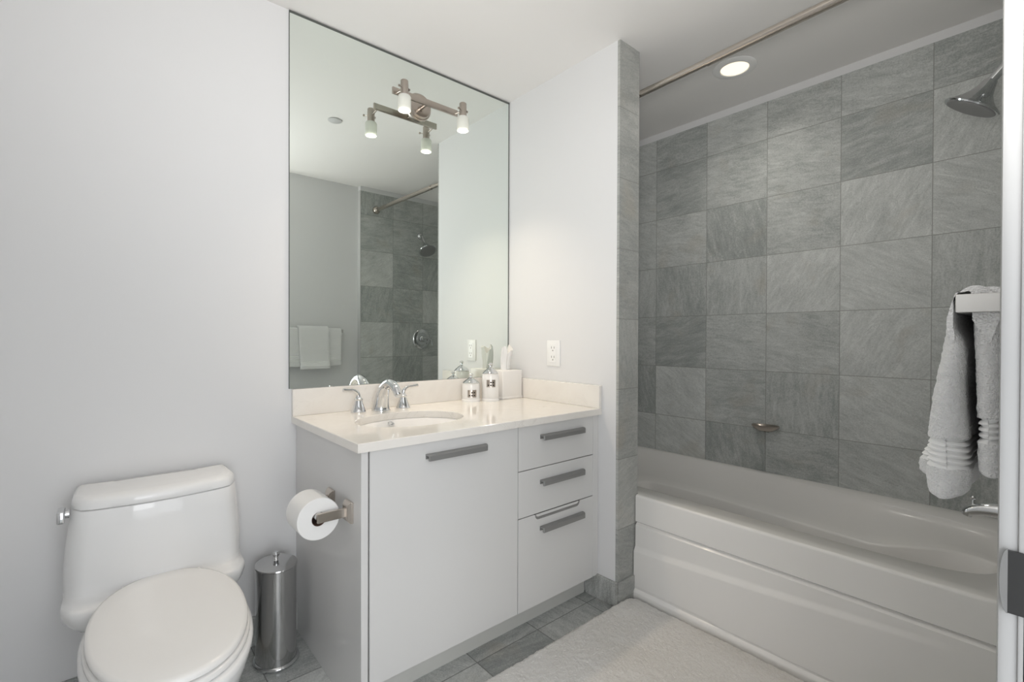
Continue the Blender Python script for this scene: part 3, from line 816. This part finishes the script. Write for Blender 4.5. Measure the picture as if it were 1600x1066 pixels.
# ------------------------------------------------------------------ toilet
to = thing('toilet', 'white one-piece toilet with closed seat lid', 'toilet', (-1.5625, -0.4, 0))
TX = -1.560
def tank_loop(hw, yf, yb, z, bow=0.03, rc_=0.045, n=16):
    """front bowed, rounded front corners"""
    pts = []
    def yfront(x): return yf+bow*(x/hw)**2
    m_ = 18
    for i in range(m_+1):
        t = -1+2*i/m_
        ax = math.copysign(1-(1-abs(t))**1.0, t)
        x = hw*ax
        # corner rounding
        e = max(0, abs(x)-(hw-rc_))/rc_
        y = yfront(x)+rc_*(1-math.sqrt(max(0, 1-min(1, e)**2)))
        pts.append((TX+x, y, z))
    xs = pts[-1][0]
    pts.append((TX+hw, (pts[m_][1]+yb)/2, z))
    pts.append((TX+hw-0.004, yb+0.01, z)); pts.append((TX+hw-0.02, yb, z))
    pts.append((TX, yb, z))
    pts.append((TX-hw+0.02, yb, z)); pts.append((TX-hw+0.004, yb+0.01, z))
    pts.append((TX-hw, (pts[0][1]+yb)/2, z))
    return pts
YB = -0.016
bm = bmesh.new()
T_ = [  # hw, yf, z, bow, rc
    (0.140, -0.150, 0.305, 0.02, 0.05), (0.180, -0.195, 0.315, 0.02, 0.06), (0.208, -0.232, 0.335, 0.02, 0.06),
    (0.224, -0.255, 0.362, 0.02, 0.055), (0.2285, -0.262, 0.390, 0.02, 0.05), (0.2285, -0.262, 0.404, 0.02, 0.05), (0.2275, -0.257, 0.410, 0.02, 0.05), (0.2265, -0.248, 0.413, 0.02, 0.05),
    (0.226, -0.218, 0.4155, 0.02, 0.05), (0.226, -0.206, 0.420, 0.02, 0.05), (0.226, -0.199, 0.432, 0.02, 0.05), (0.226, -0.198, 0.46, 0.022, 0.047),
    (0.225, -0.201, 0.50, 0.024, 0.044), (0.221, -0.205, 0.56, 0.028, 0.042), (0.214, -0.209, 0.62, 0.03, 0.04), (0.2075, -0.2135, 0.669, 0.032, 0.04), (0.2065, -0.2125, 0.671, 0.032, 0.04),
    (0.198, -0.204, 0.6712, 0.032, 0.036), (0.198, -0.204, 0.676, 0.032, 0.036)]
loft(bm, [tank_loop(hw, yf, YB, z, bow, rc_) for hw, yf, z, bow, rc_ in T_])
# bowl and skirted pedestal
def egg(a, yb, yf, z, n=56, pw=2.25):
    cy = (yb+yf)/2; b = (yb-yf)/2; lp = []
    for i in range(n):
        t = 2*PI*i/n; c, s = math.cos(t), math.sin(t)
        x = a*math.copysign(abs(c)**(2/pw), c); y = cy+b*math.copysign(abs(s)**(2/pw), s)
        # narrower towards the front tip
        k = (y-cy)/b; x *= 1+0.05*k-0.03*k*k
        lp.append((TX-0.0025+x, y, z))
    return lp
B_ = [(0.130, -0.06, -0.62, 0.0), (0.130, -0.06, -0.62, 0.02), (0.132, -0.07, -0.645, 0.12), (0.148, -0.08, -0.69, 0.20), (0.166, -0.10, -0.74, 0.28),
      (0.178, -0.13, -0.782, 0.345), (0.183, -0.15, -0.800, 0.385), (0.182, -0.16, -0.801, 0.398), (0.176, -0.165, -0.794, 0.404)]
loft(bm, [egg(*q) for q in B_])
obj('body', bm, M['china'], to, angle=70)
def lid_sections():
    S = [(0.2070, -0.2135, 0.6745, 0.032, 0.04), (0.2078, -0.2145, 0.6755, 0.032, 0.04), (0.2065, -0.2135, 0.694, 0.032, 0.042), (0.203, -0.208, 0.7025, 0.032, 0.042), (0.194, -0.196, 0.7075, 0.030, 0.04), (0.178, -0.176, 0.7095, 0.022, 0.04), (0.12, -0.13, 0.7105, 0.01, 0.03)]
    return [tank_loop(hw, yf, YB+ (0.21-hw)*0.3*-1, z, bow, rc_) for hw, yf, z, bow, rc_ in S]
bm = bmesh.new(); loft(bm, lid_sections()); obj('tank_lid', bm, M['china'], to, angle=50)
bm = bmesh.new()
S1 = [(0.172, -0.185, -0.782, 0.4055), (0.175, -0.182, -0.786, 0.409), (0.175, -0.182, -0.786, 0.419), (0.172, -0.185, -0.782, 0.4225)]
o_ = [egg(*q) for q in S1]; i_ = [egg(0.11, -0.27, -0.70, z) for z in (0.4225, 0.4055)]
rings = loft(bm, o_+i_+[o_[0]], False, False)
bmesh.ops.remove_doubles(bm, verts=bm.verts, dist=1e-5)
obj('seat', bm, M['seatp'], to, angle=50)
bm = bmesh.new()
S2 = [(0.168, -0.188, -0.778, 0.4255), (0.1705, -0.186, -0.782, 0.428), (0.1705, -0.186, -0.782, 0.436), (0.168, -0.189, -0.778, 0.441), (0.160, -0.197, -0.768, 0.4435), (0.12, -0.25, -0.70, 0.4455), (0.04, -0.42, -0.55, 0.4465)]
loft(bm, [egg(*q) for q in S2]); obj('seat_lid', bm, M['seatp'], to, angle=50)
for s in (-1, 1):
    bm = bmesh.new(); box(bm, TX+s*0.078-0.02, TX+s*0.078+0.02, -0.228, -0.205, 0.4135, 0.437, 0.004, 2)
    obj('hinge', bm, M['seatp'], to)
bm = bmesh.new()
lathe(bm, [(0, 0), (0.012, 0), (0.012, -0.012), (0, -0.012)], (-1.7718, -0.12, 0.655), 18, axis='x')
box(bm, -1.7975, -1.7795, -0.165, -0.105, 0.640, 0.674, 0.004, 3)
obj('flush_lever', bm, M['chrome'], to)
bm = bmesh.new()
P = catmull([(-1.715, -0.012, 0.19), (-1.715, -0.055, 0.19), (-1.712, -0.075, 0.24), (-1.70, -0.08, 0.36)], 6); tube(bm, P, 0.006, 10)
lathe(bm, [(0, 0), (0.026, 0), (0.022, -0.008), (0, -0.008)], (-1.715, 0, 0.19), 20, axis='y')
obj('supply_line', bm, M['chrome'], to)

# brush canister
bn = thing('toilet_brush_holder', 'polished steel oval canister with knob lid on floor', 'brush holder', (-1.221, -0.145, 0))
bm = bmesh.new()
ex, ey = 0.0685, 0.078
def ovl(k, z, add=0): return [(-1.221+(ex*k+add)*math.cos(2*PI*i/56+0.3)+0, -0.145+(ey*k+add)*math.sin(2*PI*i/56+0.3), z) for i in range(56)]
loft(bm, [ovl(1, 0.012), ovl(0.985, 0.03), ovl(0.975, 0.345)]); obj('body', bm, M['steel'], bn)
bm = bmesh.new()
loft(bm, [ovl(1, 0.0, 0.002), ovl(1, 0.003, 0.006), ovl(1, 0.009, 0.007), ovl(1, 0.014, 0.004), ovl(1, 0.016, -0.001)]); obj('base_ring', bm, M['chrome'], bn)
bm = bmesh.new()
loft(bm, [ovl(0.98, 0.3455, 0.001), ovl(0.98, 0.348, 0.003), ovl(0.98, 0.352, 0.002), ovl(0.7, 0.358), ovl(0.3, 0.362), ovl(0.05, 0.3628)])
ld = obj('lid', bm, M['steel'], bn, angle=30)
bm = bmesh.new(); lathe(bm, [(0, 0.3625), (0.009, 0.3625), (0.006, 0.366), (0.0095, 0.370), (0.006, 0.374), (0.0105, 0.379), (0.012, 0.386), (0.008, 0.393), (0, 0.395)], (-1.221, -0.145, 0), 20)
obj('knob', bm, M['chrome'], ld)

# ------------------------------------------------------------------ bath mat
bm = bmesh.new()
nx, ny = 300, 230
X0, X1, Y0, Y1 = -1.00, 0.102, -1.60, -0.740
V = {}
for i in range(nx+1):
    for j in range(ny+1):
        u, v = i/nx, j/ny
        x = X0+(X1-X0)*u; y = Y0+(Y1-Y0)*v
        e = min(u*(X1-X0), (1-u)*(X1-X0), v*(Y1-Y0), (1-v)*(Y1-Y0))
        # rounded corner towards the tub
        cx_, cy_ = X1-0.06, Y1-0.06
        if x > cx_ and y > cy_:
            dx, dy = x-cx_, y-cy_; m_ = max(dx, dy); L = math.hypot(dx, dy)
            if L > 0: x, y = cx_+dx*m_/L, cy_+dy*m_/L
        h = 0.026*min(1, (e/0.022))**0.5
        nz = noise.noise((x*45, y*45, 0))*0.0022+noise.noise((x*150, y*150, 3))*0.0034+noise.noise((x*7, y*7, 9))*0.003
        wob = 0.004*noise.noise((x*40, y*40, 5))+0.002*noise.noise((x*150, y*150, 8))
        if e < 0.03: x += wob; y += wob*0.8+0.003*noise.noise((x*60, 2, y*60))
        z = 0.0015+max(0, h+nz*min(1, e/0.01)*1.0) if e > 0 else 0.0015
        V[i, j] = bm.verts.new((min(x, 0.1065), y, z))
for i in range(nx):
    for j in range(ny): bm.faces.new((V[i, j], V[i+1, j], V[i+1, j+1], V[i, j+1]))
o = obj('bath_mat', bm, M['shag'], angle=180)
tag(o, 'ivory shaggy bath mat on the floor along the tub', 'bath mat')

# ------------------------------------------------------------------ towels
br = thing('towel_bar', 'square white metal towel bar on the wall beside the doorway', 'towel bar', (-0.49, YF, 1.223))
M['bar'] = mat('satin_pale_metal', (0.56, 0.555, 0.54), 0.38, 0.3)
ZB0, ZB1 = 1.2095, 1.2350
obj('bar', BX(-0.7778, -0.1982, -1.919, -1.907, ZB0, ZB1, 0.0008, 1), M['bar'], br)
for xx in (-0.790, -0.198):
    obj('post', BX(xx, xx+0.012, YF, -1.907, ZB0, ZB1, 0.0008, 1), M['bar'], br)
def resample(pts, step):
    P = [Vector((0, p[0], p[1])) for p in pts]; out = []
    C_ = catmull([(p.x, p.y, p.z) for p in P], 8)
    L = [0]
    for a, b in zip(C_, C_[1:]): L.append(L[-1]+(b-a).length)
    n = max(2, int(L[-1]/step)); k = 0
    for i in range(n+1):
        s = L[-1]*i/n
        while k < len(L)-2 and L[k+1] < s: k += 1
        f = (s-L[k])/max(1e-9, L[k+1]-L[k]); q = C_[k].lerp(C_[k+1], f); out.append((q.y, q.z))
    return out
def drape(outer, inner, x0, x1, nx, band, seed, amp=0.003, skew=0.0):
    bm = bmesh.new(); O = resample(outer, 0.0022); I = resample(inner, 0.0022)
    loop = O+list(reversed(I)); no = len(O)
    loops = []
    xs = [x0, x0+0.002, x0+0.006]+[x0+0.012+(x1-x0-0.024)*i/nx for i in range(nx+1)]+[x1-0.006, x1-0.002, x1]
    ins = [0.004, 0.0015, 0.0004]+[0]*(nx+1)+[0.0004, 0.0015, 0.004]
    E_ = 0.024; ne = 14
    xs, ks = [], []
    for i in range(ne):
        t = i/ne; xs.append(x0+E_*(1-math.cos(t*PI/2))); ks.append(max(0.03, math.sin(t*PI/2)))
    xs += [x0+E_+(x1-x0-2*E_)*i/nx for i in range(nx+1)]; ks += [1]*(nx+1)
    for i in range(ne-1, -1, -1):
        t = i/ne; xs.append(x1-E_*(1-math.cos(t*PI/2))); ks.append(max(0.03, math.sin(t*PI/2)))
    nl = len(loop)
    part = []
    for i in range(nl):
        if i < no: part.append(I[int(round(i*(len(I)-1)/max(1, no-1)))])
        else: part.append(O[int(round((nl-1-i)*(no-1)/max(1, len(I)-1)))])
    def in_band(y, z):
        b_ = band[0] if y > YMID else band[1]
        return b_[0] < z < b_[1]
    for x, kk in zip(xs, ks):
        lp = []
        for (y, z), (oy, oz) in zip(loop, part):
            my, mz = (y+oy)/2, (z+oz)/2
            dy, dz = y-my, z-mz; L = math.hypot(dy, dz) or 1
            if in_band(y, z): dd = -0.0030+0.0026*math.cos((z-band[0][0])*2*PI/0.0085)
            elif kk < 0.05: dd = 0.0
            else: dd = 0.0016*noise.noise((x*170, y*170+seed, z*170))
            hang = max(0, min(1, (1.20-z)/0.2))
            wav = amp*hang*(noise.noise((x*9+seed, z*3, 0))+0.5*noise.noise((x*25+seed, z*6, 4)))
            k2 = max(kk, 0.95) if z > 1.20 else (max(kk, 0.95*(z-1.16)/0.04) if z > 1.16 else kk)
            q = k2*(1+dd/L)
            ex_ = math.sqrt(max(0, 1-kk*kk))*(-1 if x < (x0+x1)/2 else 1)
            lp.append((x+dd*ex_, my+dy*q+(wav if y > YMID else wav*0.2), mz+dz*q))
        loops.append(lp)
    rings = loft(bm, loops, False, False)
    for rg in (rings[0], rings[-1]):          # close the fold: zip the front to the back of the ring
        i, j = 0, nl-1
        while i < no-1 or j > no:
            ti = i/(no-1); tj = (nl-1-j)/max(1, nl-1-no)
            if (ti <= tj and i < no-1) or j <= no:
                bm.faces.new((rg[i], rg[i+1], rg[j])); i += 1
            else:
                bm.faces.new((rg[i], rg[j-1], rg[j])); j -= 1
    for f in bm.faces:
        c = f.calc_center_median()
        if in_band(c.y, c.z) and len(f.verts) == 4: f.material_index = 1
    return bm
YMID = -1.925
outer = [(-1.884, 0.940), (-1.875, 0.948), (-1.873, 0.975), (-1.874, 1.02), (-1.881, 1.09), (-1.891, 1.16), (-1.897, 1.205), (-1.906, 1.235), (-1.924, 1.2475), (-1.942, 1.239), (-1.950, 1.21), (-1.952, 1.12), (-1.953, 1.03), (-1.953, 0.988), (-1.950, 0.982)]
inner = [(-1.905, 0.943), (-1.918, 0.953), (-1.923, 0.985), (-1.920, 1.03), (-1.916, 1.10), (-1.9145, 1.16), (-1.9045, 1.19), (-1.9035, 1.215), (-1.9045, 1.2365), (-1.913, 1.2385), (-1.9215, 1.2365), (-1.9225, 1.20), (-1.926, 1.12), (-1.928, 1.03), (-1.929, 0.990), (-1.934, 0.983)]
o = obj('bath_towel', drape(outer, inner, -0.776, -0.205, 60, ((0.986, 1.027), (1.028, 1.062)), 1.0), M['towel'], angle=60); o.data.materials.append(M['band'])
tag(o, 'wide white bath towel folded over the towel bar', 'towel')
outer = [(-1.842, 0.921), (-1.830, 0.927), (-1.831, 0.955), (-1.848, 1.00), (-1.860, 1.09), (-1.872, 1.16), (-1.879, 1.21), (-1.890, 1.247), (-1.922, 1.263), (-1.955, 1.250), (-1.968, 1.21), (-1.969, 1.12), (-1.969, 1.03), (-1.968, 0.972), (-1.966, 0.967)]
inner = [(-1.852, 0.921), (-1.861, 0.928), (-1.8625, 0.955), (-1.8655, 1.02), (-1.873, 1.09), (-1.884, 1.16), (-1.8905, 1.206), (-1.900, 1.239), (-1.923, 1.2525), (-1.946, 1.243), (-1.9555, 1.21), (-1.957, 1.12), (-1.958, 1.03), (-1.958, 0.974), (-1.960, 0.967)]
o = obj('hand_towel', drape(outer, inner, -0.545, -0.315, 30, ((0.950, 0.984), (1.028, 1.062)), 7.0, 0.001), M['towel'], angle=60); o.data.materials.append(M['band'])
tag(o, 'narrow white hand towel laid over the bath towel', 'towel')
